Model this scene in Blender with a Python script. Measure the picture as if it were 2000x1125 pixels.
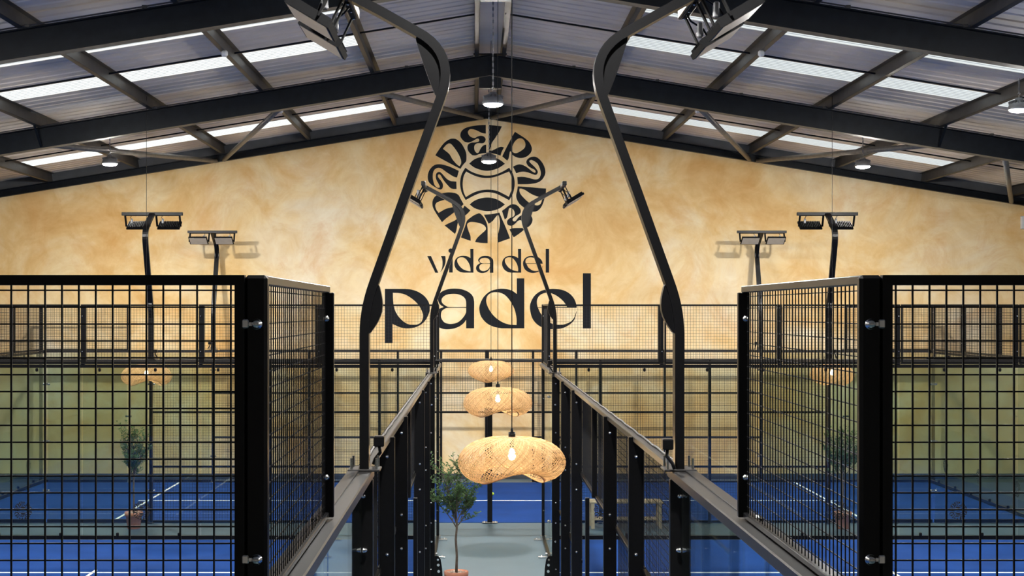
import bpy, math, random
from mathutils import Vector, Matrix
random.seed(7)
for _o in list(bpy.data.objects): bpy.data.objects.remove(_o, do_unlink=True)
SC = bpy.context.scene
COL = SC.collection
PI = math.pi

# ------------------------------------------------------------------ camera
F = 2800.0            # focal length in pixels of the 2000 px wide frame
VX, VY, H = 928.0, 606.6, 3.895
cam_d = bpy.data.cameras.new('camera')
cam_d.sensor_width = 36.0
cam_d.lens = 36.0 * F / 2000.0
cam_d.shift_x = (1000.0 - VX) / 2000.0
cam_d.shift_y = (VY - 562.5) / 2000.0
cam_d.clip_start = 0.1
cam_d.clip_end = 300
cam = bpy.data.objects.new('camera', cam_d)
COL.objects.link(cam)
cam.location = (0, 0, H)
cam.rotation_euler = (PI / 2, 0, 0)
SC.camera = cam

# ------------------------------------------------------------------ world, sun, exposure
SC.view_settings.view_transform = 'Standard'
SC.view_settings.look = 'None'
SC.view_settings.gamma = 1.0
SC.view_settings.use_curve_mapping = False
SC.view_settings.exposure = 0.0
try:
    SC.cycles.transparent_max_bounces = 40
    SC.cycles.max_bounces = 10
    SC.cycles.diffuse_bounces = 5
    SC.cycles.glossy_bounces = 4
    SC.cycles.sample_clamp_indirect = 6.0
except Exception:
    pass
world = bpy.data.worlds.new('sky'); SC.world = world
world.use_nodes = True
bg = world.node_tree.nodes['Background']
bg.inputs[0].default_value = (0.86, 0.94, 1.0, 1)
bg.inputs[1].default_value = 1.0
sun_d = bpy.data.lights.new('sun', 'SUN')
sun_d.energy = 9.0
sun_d.angle = math.radians(2)
sun_d.color = (1.0, 0.95, 0.86)
sun = bpy.data.objects.new('sun', sun_d); COL.objects.link(sun)
sun.location = (-30, 10, 40)
sun.rotation_euler = (0, math.radians(-62), 0)

LAMP_STRENGTH = 2700.0     # high bay lamps
BULB_STRENGTH = 200.0      # pendant bulbs

# ------------------------------------------------------------------ helpers
def tag(o, label, cat, group=None, kind=None):
    o['label'] = label
    o['category'] = cat
    if group: o['group'] = group
    if kind: o['kind'] = kind
    return o

def empty(name, loc=(0, 0, 0)):
    o = bpy.data.objects.new(name, None)
    o.empty_display_size = 0.1
    COL.objects.link(o)
    o.location = loc
    return o

class MB:
    def __init__(s): s.v = []; s.f = []; s.mi = []; s.cur = 0
    def add(s, vs, fs):
        n = len(s.v); s.v += [tuple(p) for p in vs]
        for f in fs:
            s.f.append([i + n for i in f]); s.mi.append(s.cur)
        return s
    def box(s, x0, x1, y0, y1, z0, z1):
        if x0 > x1: x0, x1 = x1, x0
        if y0 > y1: y0, y1 = y1, y0
        if z0 > z1: z0, z1 = z1, z0
        return s.add([(x0,y0,z0),(x1,y0,z0),(x1,y1,z0),(x0,y1,z0),(x0,y0,z1),(x1,y0,z1),(x1,y1,z1),(x0,y1,z1)],
                     [(3,2,1,0),(4,5,6,7),(0,1,5,4),(1,2,6,5),(2,3,7,6),(3,0,4,7)])
    def cbox(s, x0, x1, y0, y1, z0, z1, b=0.004):
        """box with chamfered vertical/long edges on all twelve edges (octagon in each view)"""
        if x0 > x1: x0, x1 = x1, x0
        if y0 > y1: y0, y1 = y1, y0
        if z0 > z1: z0, z1 = z1, z0
        b = min(b, (x1-x0)*.3, (y1-y0)*.3, (z1-z0)*.3)
        vs = []; idx = {}
        for ix, X in ((0, x0), (1, x1)):
            for iy, Y in ((0, y0), (1, y1)):
                for iz, Z in ((0, z0), (1, z1)):
                    sx = b if ix == 0 else -b; sy = b if iy == 0 else -b; sz = b if iz == 0 else -b
                    idx[ix,iy,iz,'x'] = len(vs); vs.append((X, Y+sy, Z+sz))
                    idx[ix,iy,iz,'y'] = len(vs); vs.append((X+sx, Y, Z+sz))
                    idx[ix,iy,iz,'z'] = len(vs); vs.append((X+sx, Y+sy, Z))
        fs = []
        for i in (0, 1):
            q = [idx[i,a,c,'x'] for a, c in ((0,0),(1,0),(1,1),(0,1))]; fs.append(q if i else q[::-1])
            q = [idx[a,i,c,'y'] for a, c in ((0,0),(1,0),(1,1),(0,1))]; fs.append(q[::-1] if i else q)
            q = [idx[a,c,i,'z'] for a, c in ((0,0),(1,0),(1,1),(0,1))]; fs.append(q if i else q[::-1])
        for a in (0, 1):
            for c in (0, 1):
                fs.append([idx[a,c,0,'x'], idx[a,c,1,'x'], idx[a,c,1,'y'], idx[a,c,0,'y']])
                fs.append([idx[a,0,c,'x'], idx[a,1,c,'x'], idx[a,1,c,'z'], idx[a,0,c,'z']])
                fs.append([idx[0,a,c,'y'], idx[1,a,c,'y'], idx[1,a,c,'z'], idx[0,a,c,'z']])
                for e in (0, 1):
                    fs.append([idx[a,c,e,'x'], idx[a,c,e,'y'], idx[a,c,e,'z']])
        return s.add(vs, fs)
    def bar(s, p0, p1, w, h, up=(0, 0, 1)):
        p0 = Vector(p0); p1 = Vector(p1); d = (p1 - p0).normalized(); up = Vector(up)
        a = d.cross(up)
        if a.length < 1e-4: a = d.cross(Vector((1, 0, 0)))
        a.normalize(); b = a.cross(d).normalized()
        a *= w / 2; b *= h / 2
        vs = [p0-a-b, p0+a-b, p0+a+b, p0-a+b, p1-a-b, p1+a-b, p1+a+b, p1-a+b]
        return s.add(vs, [(0,1,2,3),(7,6,5,4),(4,5,1,0),(5,6,2,1),(6,7,3,2),(7,4,0,3)])
    def tube(s, pts, r, n=8, cap=True):
        pts = [Vector(p) for p in pts]; m = len(pts)
        rr = r if isinstance(r, (list, tuple)) else [r] * m
        base = len(s.v); a = None
        vs = []; fs = []
        for i, p in enumerate(pts):
            d = (pts[min(i+1, m-1)] - pts[max(i-1, 0)]).normalized()
            if a is None:
                a = d.cross(Vector((0, 0, 1)))
                if a.length < 1e-3: a = d.cross(Vector((1, 0, 0)))
            a = (a - d * a.dot(d)).normalized(); b = d.cross(a)
            for k in range(n):
                t = 2 * PI * k / n
                vs.append(p + (a * math.cos(t) + b * math.sin(t)) * rr[i])
        for i in range(m - 1):
            for k in range(n):
                k2 = (k + 1) % n
                fs.append((i*n+k, i*n+k2, (i+1)*n+k2, (i+1)*n+k))
        if cap:
            fs.append(tuple(range(n))[::-1]); fs.append(tuple((m-1)*n + k for k in range(n)))
        return s.add(vs, fs)
    def lathe(s, prof, c=(0, 0, 0), n=16):
        vs = []; fs = []; m = len(prof)
        for r, z in prof:
            for k in range(n):
                t = 2 * PI * k / n
                vs.append((c[0] + r * math.cos(t), c[1] + r * math.sin(t), c[2] + z))
        for i in range(m - 1):
            for k in range(n):
                k2 = (k + 1) % n
                fs.append((i*n+k, i*n+k2, (i+1)*n+k2, (i+1)*n+k))
        fs.append(tuple(range(n))[::-1]); fs.append(tuple((m-1)*n + k for k in range(n)))
        return s.add(vs, fs)
    def prism(s, poly, M, t0, t1):
        """poly: 2D outline (a,b); M(a,b,t)->xyz"""
        n = len(poly)
        vs = [M(a, b, t0) for a, b in poly] + [M(a, b, t1) for a, b in poly]
        fs = [tuple(range(n))[::-1], tuple(range(n, 2*n))]
        for i in range(n):
            j = (i + 1) % n
            fs.append((i, j, n + j, n + i))
        return s.add(vs, fs)
    def mesh(s, name, mats, smooth=False, fix=True):
        me = bpy.data.meshes.new(name)
        me.from_pydata(s.v, [], s.f)
        if not isinstance(mats, (list, tuple)): mats = [mats]
        for m in mats: me.materials.append(m)
        if len(mats) > 1: me.polygons.foreach_set('material_index', s.mi)
        if smooth: me.polygons.foreach_set('use_smooth', [True] * len(me.polygons))
        if fix:
            import bmesh
            bm = bmesh.new(); bm.from_mesh(me)
            bmesh.ops.recalc_face_normals(bm, faces=bm.faces)
            bm.to_mesh(me); bm.free()
        me.update()
        return me
    def build(s, name, mats, parent=None, smooth=False, fix=True):
        return link(name, s.mesh(name, mats, smooth, fix), parent)

def link(name, me, parent=None, loc=None, rot=None):
    o = bpy.data.objects.new(name, me)
    COL.objects.link(o)
    if parent is not None: o.parent = parent
    if loc is not None: o.location = loc
    if rot is not None: o.rotation_euler = rot
    return o

def copy_tree(o, parent=None):
    c = o.copy(); COL.objects.link(c); c.parent = parent
    for ch in o.children:
        copy_tree(ch, c)
    return c

# ------------------------------------------------------------------ materials
def new_mat(name):
    m = bpy.data.materials.new(name); m.use_nodes = True
    nt = m.node_tree; b = nt.nodes['Principled BSDF']
    return m, nt, b

def plain(name, col, rough=0.5, metal=0.0, noise=0.0, scale=20.0, spec=0.5, bump=0.0):
    m, nt, b = new_mat(name)
    b.inputs['Base Color'].default_value = (*col, 1)
    b.inputs['Roughness'].default_value = rough
    b.inputs['Metallic'].default_value = metal
    b.inputs['Specular IOR Level'].default_value = spec
    if noise or bump:
        tc = nt.nodes.new('ShaderNodeTexCoord')
        nz = nt.nodes.new('ShaderNodeTexNoise'); nz.inputs['Scale'].default_value = scale; nz.inputs['Detail'].default_value = 5
        nt.links.new(tc.outputs['Object'], nz.inputs['Vector'])
        if noise:
            rp = nt.nodes.new('ShaderNodeValToRGB')
            rp.color_ramp.elements[0].position = 0.3; rp.color_ramp.elements[1].position = 0.7
            rp.color_ramp.elements[0].color = (*[max(0, c * (1 - noise)) for c in col], 1)
            rp.color_ramp.elements[1].color = (*[min(1, c * (1 + noise)) for c in col], 1)
            nt.links.new(nz.outputs['Fac'], rp.inputs['Fac'])
            nt.links.new(rp.outputs['Color'], b.inputs['Base Color'])
        if bump:
            bp = nt.nodes.new('ShaderNodeBump'); bp.inputs['Strength'].default_value = bump; bp.inputs['Distance'].default_value = 0.01
            nt.links.new(nz.outputs['Fac'], bp.inputs['Height']); nt.links.new(bp.outputs['Normal'], b.inputs['Normal'])
    return m

def plaster():
    m, nt, b = new_mat('ochre_plaster')
    N = nt.nodes.new; L = nt.links.new
    tc = N('ShaderNodeTexCoord')
    def noise(scale, detail, dist, rough=0.6):
        n = N('ShaderNodeTexNoise'); n.inputs['Scale'].default_value = scale; n.inputs['Detail'].default_value = detail
        n.inputs['Distortion'].default_value = dist; n.inputs['Roughness'].default_value = rough
        L(tc.outputs['Object'], n.inputs['Vector']); return n
    def ramp(src, stops):
        r = N('ShaderNodeValToRGB'); e = r.color_ramp.elements
        while len(e) < len(stops): e.new(0.5)
        for k, (p, c) in enumerate(stops): e[k].position = p; e[k].color = (*c, 1)
        L(src, r.inputs['Fac']); return r
    a = ramp(noise(0.42, 8, 0.7).outputs['Fac'], [(0.34, (0.90, 0.78, 0.57)), (0.46, (0.87, 0.68, 0.39)), (0.55, (0.83, 0.58, 0.27)), (0.68, (0.73, 0.43, 0.15))])
    c = ramp(noise(1.5, 10, 0.9, 0.68).outputs['Fac'], [(0.40, (1, 1, 1)), (0.66, (0.86, 0.76, 0.62))])
    d = ramp(noise(0.62, 8, 1.2, 0.68).outputs['Fac'], [(0.52, (0, 0, 0)), (0.70, (1, 1, 1))])
    mx = N('ShaderNodeMix'); mx.data_type = 'RGBA'; mx.blend_type = 'MULTIPLY'; mx.inputs['Factor'].default_value = 0.8
    L(a.outputs['Color'], mx.inputs['A']); L(c.outputs['Color'], mx.inputs['B'])
    m2 = N('ShaderNodeMix'); m2.data_type = 'RGBA'
    L(d.outputs['Color'], m2.inputs['Factor']); L(mx.outputs['Result'], m2.inputs['A']); m2.inputs['B'].default_value = (0.70, 0.36, 0.11, 1)
    mm = N('ShaderNodeMath'); mm.operation = 'MULTIPLY'; mm.inputs[1].default_value = 0.5
    L(d.outputs['Color'], mm.inputs[0]); L(mm.outputs[0], m2.inputs['Factor'])
    L(m2.outputs['Result'], b.inputs['Base Color'])
    b.inputs['Roughness'].default_value = 0.75
    b.inputs['Specular IOR Level'].default_value = 0.2
    return m

def turf(name, col):
    m, nt, b = new_mat(name)
    N = nt.nodes.new; L = nt.links.new
    tc = N('ShaderNodeTexCoord')
    n1 = N('ShaderNodeTexNoise'); n1.inputs['Scale'].default_value = 1.3; n1.inputs['Detail'].default_value = 6
    n2 = N('ShaderNodeTexNoise'); n2.inputs['Scale'].default_value = 120; n2.inputs['Detail'].default_value = 2
    L(tc.outputs['Object'], n1.inputs['Vector']); L(tc.outputs['Object'], n2.inputs['Vector'])
    r = N('ShaderNodeValToRGB')
    r.color_ramp.elements[0].position = .3; r.color_ramp.elements[1].position = .7
    r.color_ramp.elements[0].color = (*[c * .85 for c in col], 1); r.color_ramp.elements[1].color = (*[c * 1.12 for c in col], 1)
    L(n1.outputs['Fac'], r.inputs['Fac'])
    L(r.outputs['Color'], b.inputs['Base Color'])
    bp = N('ShaderNodeBump'); bp.inputs['Strength'].default_value = .3; bp.inputs['Distance'].default_value = .01
    L(n2.outputs['Fac'], bp.inputs['Height']); L(bp.outputs['Normal'], b.inputs['Normal'])
    b.inputs['Roughness'].default_value = .85
    b.inputs['Specular IOR Level'].default_value = .12
    return m

def glass(name, tint, refl=0.05):
    m = bpy.data.materials.new(name); m.use_nodes = True
    nt = m.node_tree; nt.nodes.clear(); N = nt.nodes.new; L = nt.links.new
    out = N('ShaderNodeOutputMaterial'); mix = N('ShaderNodeMixShader')
    tr = N('ShaderNodeBsdfTransparent'); tr.inputs[0].default_value = (*tint, 1)
    gl = N('ShaderNodeBsdfGlossy'); gl.inputs['Roughness'].default_value = 0.02; gl.inputs['Color'].default_value = (.9, .95, .95, 1)
    lw = N('ShaderNodeLayerWeight'); lw.inputs['Blend'].default_value = 0.5
    pw = N('ShaderNodeMath'); pw.operation = 'POWER'; pw.inputs[1].default_value = 5
    ma = N('ShaderNodeMath'); ma.operation = 'MULTIPLY_ADD'; ma.inputs[1].default_value = 0.8; ma.inputs[2].default_value = refl
    L(lw.outputs['Facing'], pw.inputs[0]); L(pw.outputs[0], ma.inputs[0]); L(ma.outputs[0], mix.inputs[0])
    L(tr.outputs[0], mix.inputs[1]); L(gl.outputs[0], mix.inputs[2]); L(mix.outputs[0], out.inputs[0])
    return m

def emit(name, col, strength):
    m = bpy.data.materials.new(name); m.use_nodes = True
    nt = m.node_tree; nt.nodes.clear()
    out = nt.nodes.new('ShaderNodeOutputMaterial'); e = nt.nodes.new('ShaderNodeEmission')
    e.inputs[0].default_value = (*col, 1); e.inputs[1].default_value = strength
    nt.links.new(e.outputs[0], out.inputs[0])
    return m

def translucent(name, col, tcol, mixf, rough=0.6):
    m = bpy.data.materials.new(name); m.use_nodes = True
    nt = m.node_tree; nt.nodes.clear(); N = nt.nodes.new; L = nt.links.new
    out = N('ShaderNodeOutputMaterial'); mix = N('ShaderNodeMixShader'); mix.inputs[0].default_value = mixf
    d = N('ShaderNodeBsdfDiffuse'); d.inputs[0].default_value = (*col, 1)
    t = N('ShaderNodeBsdfTranslucent'); t.inputs[0].default_value = (*tcol, 1)
    nz = N('ShaderNodeTexNoise'); nz.inputs['Scale'].default_value = 3; tc = N('ShaderNodeTexCoord'); L(tc.outputs['Object'], nz.inputs['Vector'])
    L(d.outputs[0], mix.inputs[1]); L(t.outputs[0], mix.inputs[2]); L(mix.outputs[0], out.inputs[0])
    return m

def bamboo():
    m = translucent('woven_bamboo', (0.5, 0.36, 0.21), (0.72, 0.46, 0.20), 0.30)
    nt = m.node_tree; N = nt.nodes.new; L = nt.links.new
    g = N('ShaderNodeNewGeometry')
    for nd in [n for n in nt.nodes if n.type in ('BSDF_DIFFUSE', 'BSDF_TRANSLUCENT')]:
        r = N('ShaderNodeValToRGB'); c = nd.inputs[0].default_value
        r.color_ramp.elements[0].color = (c[0] * .82, c[1] * .80, c[2] * .78, 1)
        r.color_ramp.elements[1].color = (min(1, c[0] * 1.38), min(1, c[1] * 1.42), min(1, c[2] * 1.5), 1)
        L(g.outputs['Random Per Island'], r.inputs['Fac']); L(r.outputs['Color'], nd.inputs[0])
    return m

M_plaster = plaster()
M_black = plain('black_powder_coat', (0.0040, 0.0040, 0.0045), 0.30, 0, 0.15, 40, spec=.22)
M_rail = plain('charcoal_rail_coat', (0.022, 0.021, 0.021), 0.34, 0.25, 0.2, 30)
M_wire = plain('black_wire_coat', (0.0045, 0.0045, 0.005), 0.5, 0, 0.1, 60, spec=.4)
M_steel = plain('navy_black_steel_paint', (0.0062, 0.0085, 0.0125), 0.45, 0, 0.25, 8, spec=.18)
M_flange = plain('warm_lit_flange_tone', (0.20, 0.16, 0.10), 0.6, 0, 0.25, 10)  # warm light on the rafter undersides, painted as base colour
M_purlin = plain('dark_galvanised_purlin', (0.036, 0.033, 0.030), 0.5, 0.1, 0.3, 6)
M_tube = plain('galvanised_tube', (0.17, 0.16, 0.145), 0.45, 0.2, 0.2, 8)
M_roof = plain('grey_lined_roof_sheet', (0.80, 0.70, 0.58), 0.7, 0, 0.10, 1.2, spec=.2)
M_roofdark = plain('dark_gable_sheet', (0.07, 0.075, 0.085), 0.6, 0, 0.2, 3)
M_sky = translucent('translucent_grp_sheet', (0.5, 0.52, 0.54), (0.62, 0.65, 0.66), 0.8)
M_conc = plain('grey_painted_concrete', (0.062, 0.105, 0.135), 0.5, 0, 0.10, 1.0)
M_sidewall = plain('grey_hall_cladding', (0.30, 0.28, 0.26), 0.8, 0, 0.1, 2)
M_turf = turf('blue_artificial_turf', (0.0065, 0.041, 0.185))
M_line = plain('white_line_turf', (0.80, 0.83, 0.80), 0.85, 0, 0.08, 30)
M_glass = glass('tempered_glass', (0.885, 0.922, 0.895))
M_chrome = plain('zinc_bolt', (0.72, 0.71, 0.69), 0.22, 1.0, 0.1, 30)
M_letter = plain('charcoal_wall_paint', (0.0075, 0.009, 0.012), 0.6, 0, 0.15, 3, spec=.15)
M_decal = plain('black_vinyl_decal', (0.008, 0.008, 0.009), 0.5, 0, 0.1, 20)
M_flood = plain('matt_black_housing', (0.006, 0.006, 0.0065), 0.65, 0, 0.1, 30, spec=.08)
M_lens = plain('frosted_lens', (0.50, 0.46, 0.40), 0.3, 0, 0.05, 12)
M_lamp = emit('high_bay_led', (1.0, 0.975, 0.93), LAMP_STRENGTH)
M_bulb = emit('warm_bulb', (1.0, 0.74, 0.40), BULB_STRENGTH)
M_housing = plain('grey_lamp_housing', (0.25, 0.25, 0.26), 0.4, 0.5, 0.1, 20)
M_bamboo = bamboo()
M_terra = plain('terracotta', (0.42, 0.17, 0.10), 0.8, 0, 0.18, 14)
M_soil = plain('pale_pebbles', (0.38, 0.30, 0.24), 0.9, 0, 0.4, 40)
M_bark = plain('olive_bark', (0.10, 0.075, 0.055), 0.9, 0, 0.3, 30, bump=.4)
M_leaf = translucent('olive_leaf', (0.10, 0.165, 0.075), (0.13, 0.23, 0.08), 0.25)
M_wood = plain('pale_bench_wood', (0.50, 0.38, 0.25), 0.6, 0, 0.15, 12)
M_white = plain('white_plastic', (0.7, 0.7, 0.7), 0.4, 0, 0.05, 10)
M_ball = plain('yellow_felt', (0.55, 0.72, 0.06), 0.9, 0, 0.1, 80)
M_skirt = plain('dark_skirting', (0.04, 0.05, 0.06), 0.6, 0, 0.15, 6)

# ------------------------------------------------------------------ key dimensions
YW = 33.2                       # plaster gable wall
XR0 = 0.27                      # ridge line
SL = 0.162                      # roof slope (rise / run)
ZT = 8.50                       # rafter top at the ridge
ZR = 8.71                       # roof sheet at the ridge
HALF = 15.2
YB = -6.5                       # wall behind the camera
def ztop(x): return ZT - SL * abs(x - XR0)
def zroof(x): return ZR - SL * abs(x - XR0)
FRAMES = [25.83, 18.45, 11.07, 3.69, -3.69]

# ------------------------------------------------------------------ setting: floor and walls
floor = MB().box(XR0 - HALF, XR0 + HALF, YB, YW + .2, -0.2, 0.0).build('floor', M_conc)
tag(floor, 'grey painted concrete floor of the hall, seen in the aisle', 'floor', kind='structure')

def gable(name, y0, y1, mat, zc):
    p = [(XR0 - HALF, 0), (XR0 + HALF, 0), (XR0 + HALF, zc - SL * HALF), (XR0, zc), (XR0 - HALF, zc - SL * HALF)]
    return MB().prism(p, lambda a, b, t: (a, t, b), y0, y1).build(name, mat)
wall_back = gable('wall_back', YW, YW + .2, M_plaster, 8.40)
tag(wall_back, 'ochre mottled plaster gable wall with painted black lettering and round emblem', 'wall', kind='structure')
# dark closing sheet above the gable beam, each slope its own sheet
for s in (-1, 1):
    p = [(XR0, 8.40), (XR0 + s * HALF, 8.40 - SL * HALF), (XR0 + s * HALF, 8.72 - SL * HALF), (XR0, 8.72)]
    MB().prism(p, lambda a, b, t: (a, t, b), YW - .0, YW + .2).build('closing_sheet', M_roofdark, wall_back)
wall_front = gable('wall_front', YB - .2, YB, M_sidewall, 8.72)
tag(wall_front, 'grey clad gable wall closing the hall behind the viewer', 'wall', kind='structure')
for nm, s in (('wall_left', -1), ('wall_right', 1)):
    w = MB().box(XR0 + s * HALF, XR0 + s * (HALF + .2), YB - .2, YW + .2, 0, 8.72 - SL * HALF).build(nm, M_sidewall)
    tag(w, 'grey clad long side wall of the hall, ' + ('window side of the ridge' if s < 0 else 'far side of the ridge'), 'wall', kind='structure')
bb = MB().box(XR0 - HALF, XR0 + HALF, YW - .02, YW - .001, 0, 0.12).build('baseboard_back', M_skirt)
tag(bb, 'dark skirting board along the foot of the ochre gable wall', 'skirting', kind='structure')

# ------------------------------------------------------------------ ceiling: ribbed sheets, skylights, rafters, purlins
ceiling = empty('ceiling', (XR0, 15, ZR))
tag(ceiling, 'ribbed grey roof on dark steel rafters with translucent skylight strips', 'ceiling', kind='structure')
def P(o):      # keep world coordinates for children of an unrotated empty
    return o
def cpart(mb, name, mat, smooth=False, parent=ceiling):
    o = mb.build(name, mat, parent, smooth)
    return o
def set_world(o, parent):
    o.matrix_parent_inverse = Matrix.Translation(parent.location).inverted()

SKY = [(20.40, 21.37), (23.20, 24.05), (30.80, 31.65), (13.0, 13.9), (15.8, 16.65)]  # last pair is out of view, added for the mood of the light
def ribbed(y0, y1, x0, x1, nr, depth=.028, lift=0.0):
    """one sheet between y0 and y1, from x0 to x1 down the slope, ribs run down the slope"""
    prof = []
    p = (y1 - y0) / nr
    for k in range(nr):
        a = y0 + k * p
        prof += [(a, 0), (a + p * .70, 0), (a + p * .78, depth), (a + p * .92, depth)]
    prof.append((y1, 0))
    vs = []; fs = []
    for x in (x0, x1):
        for y, dz in prof: vs.append((x, y, zroof(x) + dz + lift))
    n = len(prof)
    for i in range(n - 1): fs.append((i, i + 1, n + i + 1, n + i))
    return vs, fs
ivs = sorted(SKY)
bands = []; cur = YB - .2
for a, b in ivs + [(YW + .2, None)]:
    span = a - cur
    n = max(1, round(span / 1.0))
    for k in range(n): bands.append((cur + span * k / n, cur + span * (k + 1) / n, False))
    if b is None: break
    bands.append((a, b, True)); cur = b
for (a, b, sky) in bands:
    for s in (-1, 1):
        xs = [0.0, HALF + .25] if not sky else [0.0, 2.15, 10.05, HALF + .25]
        for k in range(len(xs) - 1):
            isky = sky and k == 1
            vs, fs = ribbed(a - .002, b + .006, XR0 + s * xs[k], XR0 + s * xs[k + 1], 7 if isky else 3, 0.05 if isky else .025, 0.0)
            m = MB(); m.add(vs, fs)
            o = m.build('skylight_sheet' if isky else 'roof_sheet', M_sky if isky else M_roof, ceiling)
            set_world(o, ceiling)
for k in range(14):   # flat ridge lining between the two ridge purlins
    a = YB + (YW - YB) * k / 14; b = YB + (YW - YB) * (k + 1) / 14
    m = MB().box(XR0 - .20, XR0 + .20, a + .005, b - .005, ZR - .045, ZR - .035)
    set_world(m.build('ridge_lining', M_roof, ceiling), ceiling)
m = MB().prism([(-HALF - .3, ZR - SL * (HALF + .3) + .12), (0, ZR + .12), (HALF + .3, ZR - SL * (HALF + .3) + .12), (HALF + .3, ZR - SL * (HALF + .3) + .13), (0, ZR + .13), (-HALF - .3, ZR - SL * (HALF + .3) + .13)],
               lambda a, b, t: (XR0 + a, t, b), YB, -5.5)

def slope_dir(s): return Vector((s, 0, -SL)).normalized()
def slope_nrm(s): return Vector((s * SL, 0, 1)).normalized()
def ibeam(s, y, x0, x1, top_off=0.0, depth=.38, fl=.19, tf=.016, tw=.012):
    """rafter half on side s between distances x0,x1 from ridge"""
    m = MB()
    d = slope_dir(s)
    def pt(x, off, yy): return (XR0 + s * x, y + yy, ztop(XR0 + s * x) + top_off - off)
    def slab(o0, o1, y0, y1):
        vs = [pt(x0, o1, y0), pt(x1, o1, y0), pt(x1, o1, y1), pt(x0, o1, y1), pt(x0, o0, y0), pt(x1, o0, y0), pt(x1, o0, y1), pt(x0, o0, y1)]
        m.add(vs, [(3,2,1,0),(4,5,6,7),(0,1,5,4),(1,2,6,5),(2,3,7,6),(3,0,4,7)])
    slab(0, tf, -fl/2, fl/2)
    m.cur = 0
    slab(tf, depth - tf, -tw/2, tw/2)
    slab(depth - tf, depth, -fl/2, fl/2)
    return m
for y in FRAMES:
    for s in (-1, 1):
        o = ibeam(s, y, 0, HALF).build('rafter', M_steel, ceiling); set_world(o, ceiling)
        # strip under the lower flange, its warm light put into the colour
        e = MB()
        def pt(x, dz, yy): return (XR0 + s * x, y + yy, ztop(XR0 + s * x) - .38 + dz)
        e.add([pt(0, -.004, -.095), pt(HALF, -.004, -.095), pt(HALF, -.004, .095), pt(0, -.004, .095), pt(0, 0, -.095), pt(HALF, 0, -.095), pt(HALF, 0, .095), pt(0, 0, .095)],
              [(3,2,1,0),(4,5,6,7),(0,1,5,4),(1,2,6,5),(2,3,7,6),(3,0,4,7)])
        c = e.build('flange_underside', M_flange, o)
        # conduit clipped along the top of the rafter
        t = MB(); x = .3
        t.tube([(XR0 + s * .3, y - .115, ztop(XR0 + s * .3) + .012), (XR0 + s * 13, y - .115, ztop(XR0 + s * 13) + .012)], .011, 6)
        for k in range(1, 9): t.box(XR0 + s * k * 1.5 - .03, XR0 + s * k * 1.5 + .03, y - .13, y - .085, ztop(XR0 + s * k * 1.5) - .006, ztop(XR0 + s * k * 1.5) + .03)
        t.build('conduit', M_purlin, o)
    # apex plate
    a = MB().box(XR0 - .20, XR0 + .20, y - .02, y + .02, ZT - .60, ZT - .02)
    a.box(XR0 - .20, XR0 + .20, y - .095, y + .095, ZT - .61, ZT - .595)
    set_world(a.build('apex_plate', M_steel, ceiling), ceiling)
    a = MB().box(XR0 - .30, XR0 + .30, y - .06, y + .06, ZT + .002, ZT + .02)
    set_world(a.build('ridge_cleat', M_steel, ceiling), ceiling)
# gable beam against the plaster wall
for s in (-1, 1):
    m = MB()
    def pt(x, dz, yy): return (XR0 + s * x, YW + yy, 8.50 - SL * x + dz)
    for (d0, d1, y0, y1) in ((-.165, 0, -.035, -.02), (-.012, .004, -.12, 0), (-.165, -.150, -.12, 0)):
        vs = [pt(0, d0, y0), pt(HALF, d0, y0), pt(HALF, d0, y1), pt(0, d0, y1), pt(0, d1, y0), pt(HALF, d1, y0), pt(HALF, d1, y1), pt(0, d1, y1)]
        m.add(vs, [(3,2,1,0),(4,5,6,7),(0,1,5,4),(1,2,6,5),(2,3,7,6),(3,0,4,7)])
    set_world(m.build('gable_beam', M_steel, ceiling), ceiling)
PX = [0.21, 2.08, 4.07, 6.06, 8.05, 10.05, 12.05, 14.05]
for s in (-1, 1):
    for x in PX:
        m = MB(); n = slope_nrm(s); d = slope_dir(s)
        base = Vector((XR0 + s * x, 0, ztop(XR0 + s * x)))
        def q(a, b, yy): 
            v = base + d * a + n * b; return (v.x, yy, v.z)
        for (a0, a1, b0, b1) in ((-.003, .003, .0, .20), (-.003, .068, .0, .006), (-.068, .003, .194, .20), (.062, .068, .0, .022)):
            vs = [q(a0, b0, YB), q(a1, b0, YB), q(a1, b1, YB), q(a0, b1, YB), q(a0, b0, YW), q(a1, b0, YW), q(a1, b1, YW), q(a0, b1, YW)]
            m.add(vs, [(3,2,1,0),(4,5,6,7),(0,1,5,4),(1,2,6,5),(2,3,7,6),(3,0,4,7)])
        o = m.build('purlin', M_purlin, ceiling); set_world(o, ceiling)
    # sag rods down the slope
    for y in (22.75, 29.9, 14.9):
        m = MB().tube([(XR0 + s * .21, y, zroof(XR0 + s * .21) - .07), (XR0 + s * 14.05, y, zroof(XR0 + s * 14.05) - .07)], .016, 6)
        set_world(m.build('sag_rod', M_black, ceiling), ceiling)
    # wind bracing tubes in the last bay
    def fr(x): return (XR0 + s * x, 25.9, ztop(XR0 + s * x) - .30)
    def wl(x): return (XR0 + s * x, YW - .13, 8.36 - SL * x)
    for a, b in ((fr(2.1), wl(.12)), (fr(3.75), wl(6.06)), (fr(8.05), wl(6.25)), (fr(9.3), wl(12.1))):
        m = MB().tube([a, b], .052, 10)
        set_world(m.build('brace_tube', M_tube, ceiling, True), ceiling)
    # fly braces
    for y in FRAMES[:3]:
        X = XR0 + s * 8.05
        for dy in (-.40, .40):
            m = MB().bar((X + s * .05, y + dy, ztop(X) + .02), (X + s * .02, y + math.copysign(.05, dy), ztop(X) - .37), .04, .012)
            set_world(m.build('fly_brace', M_steel, ceiling), ceiling)

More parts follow.
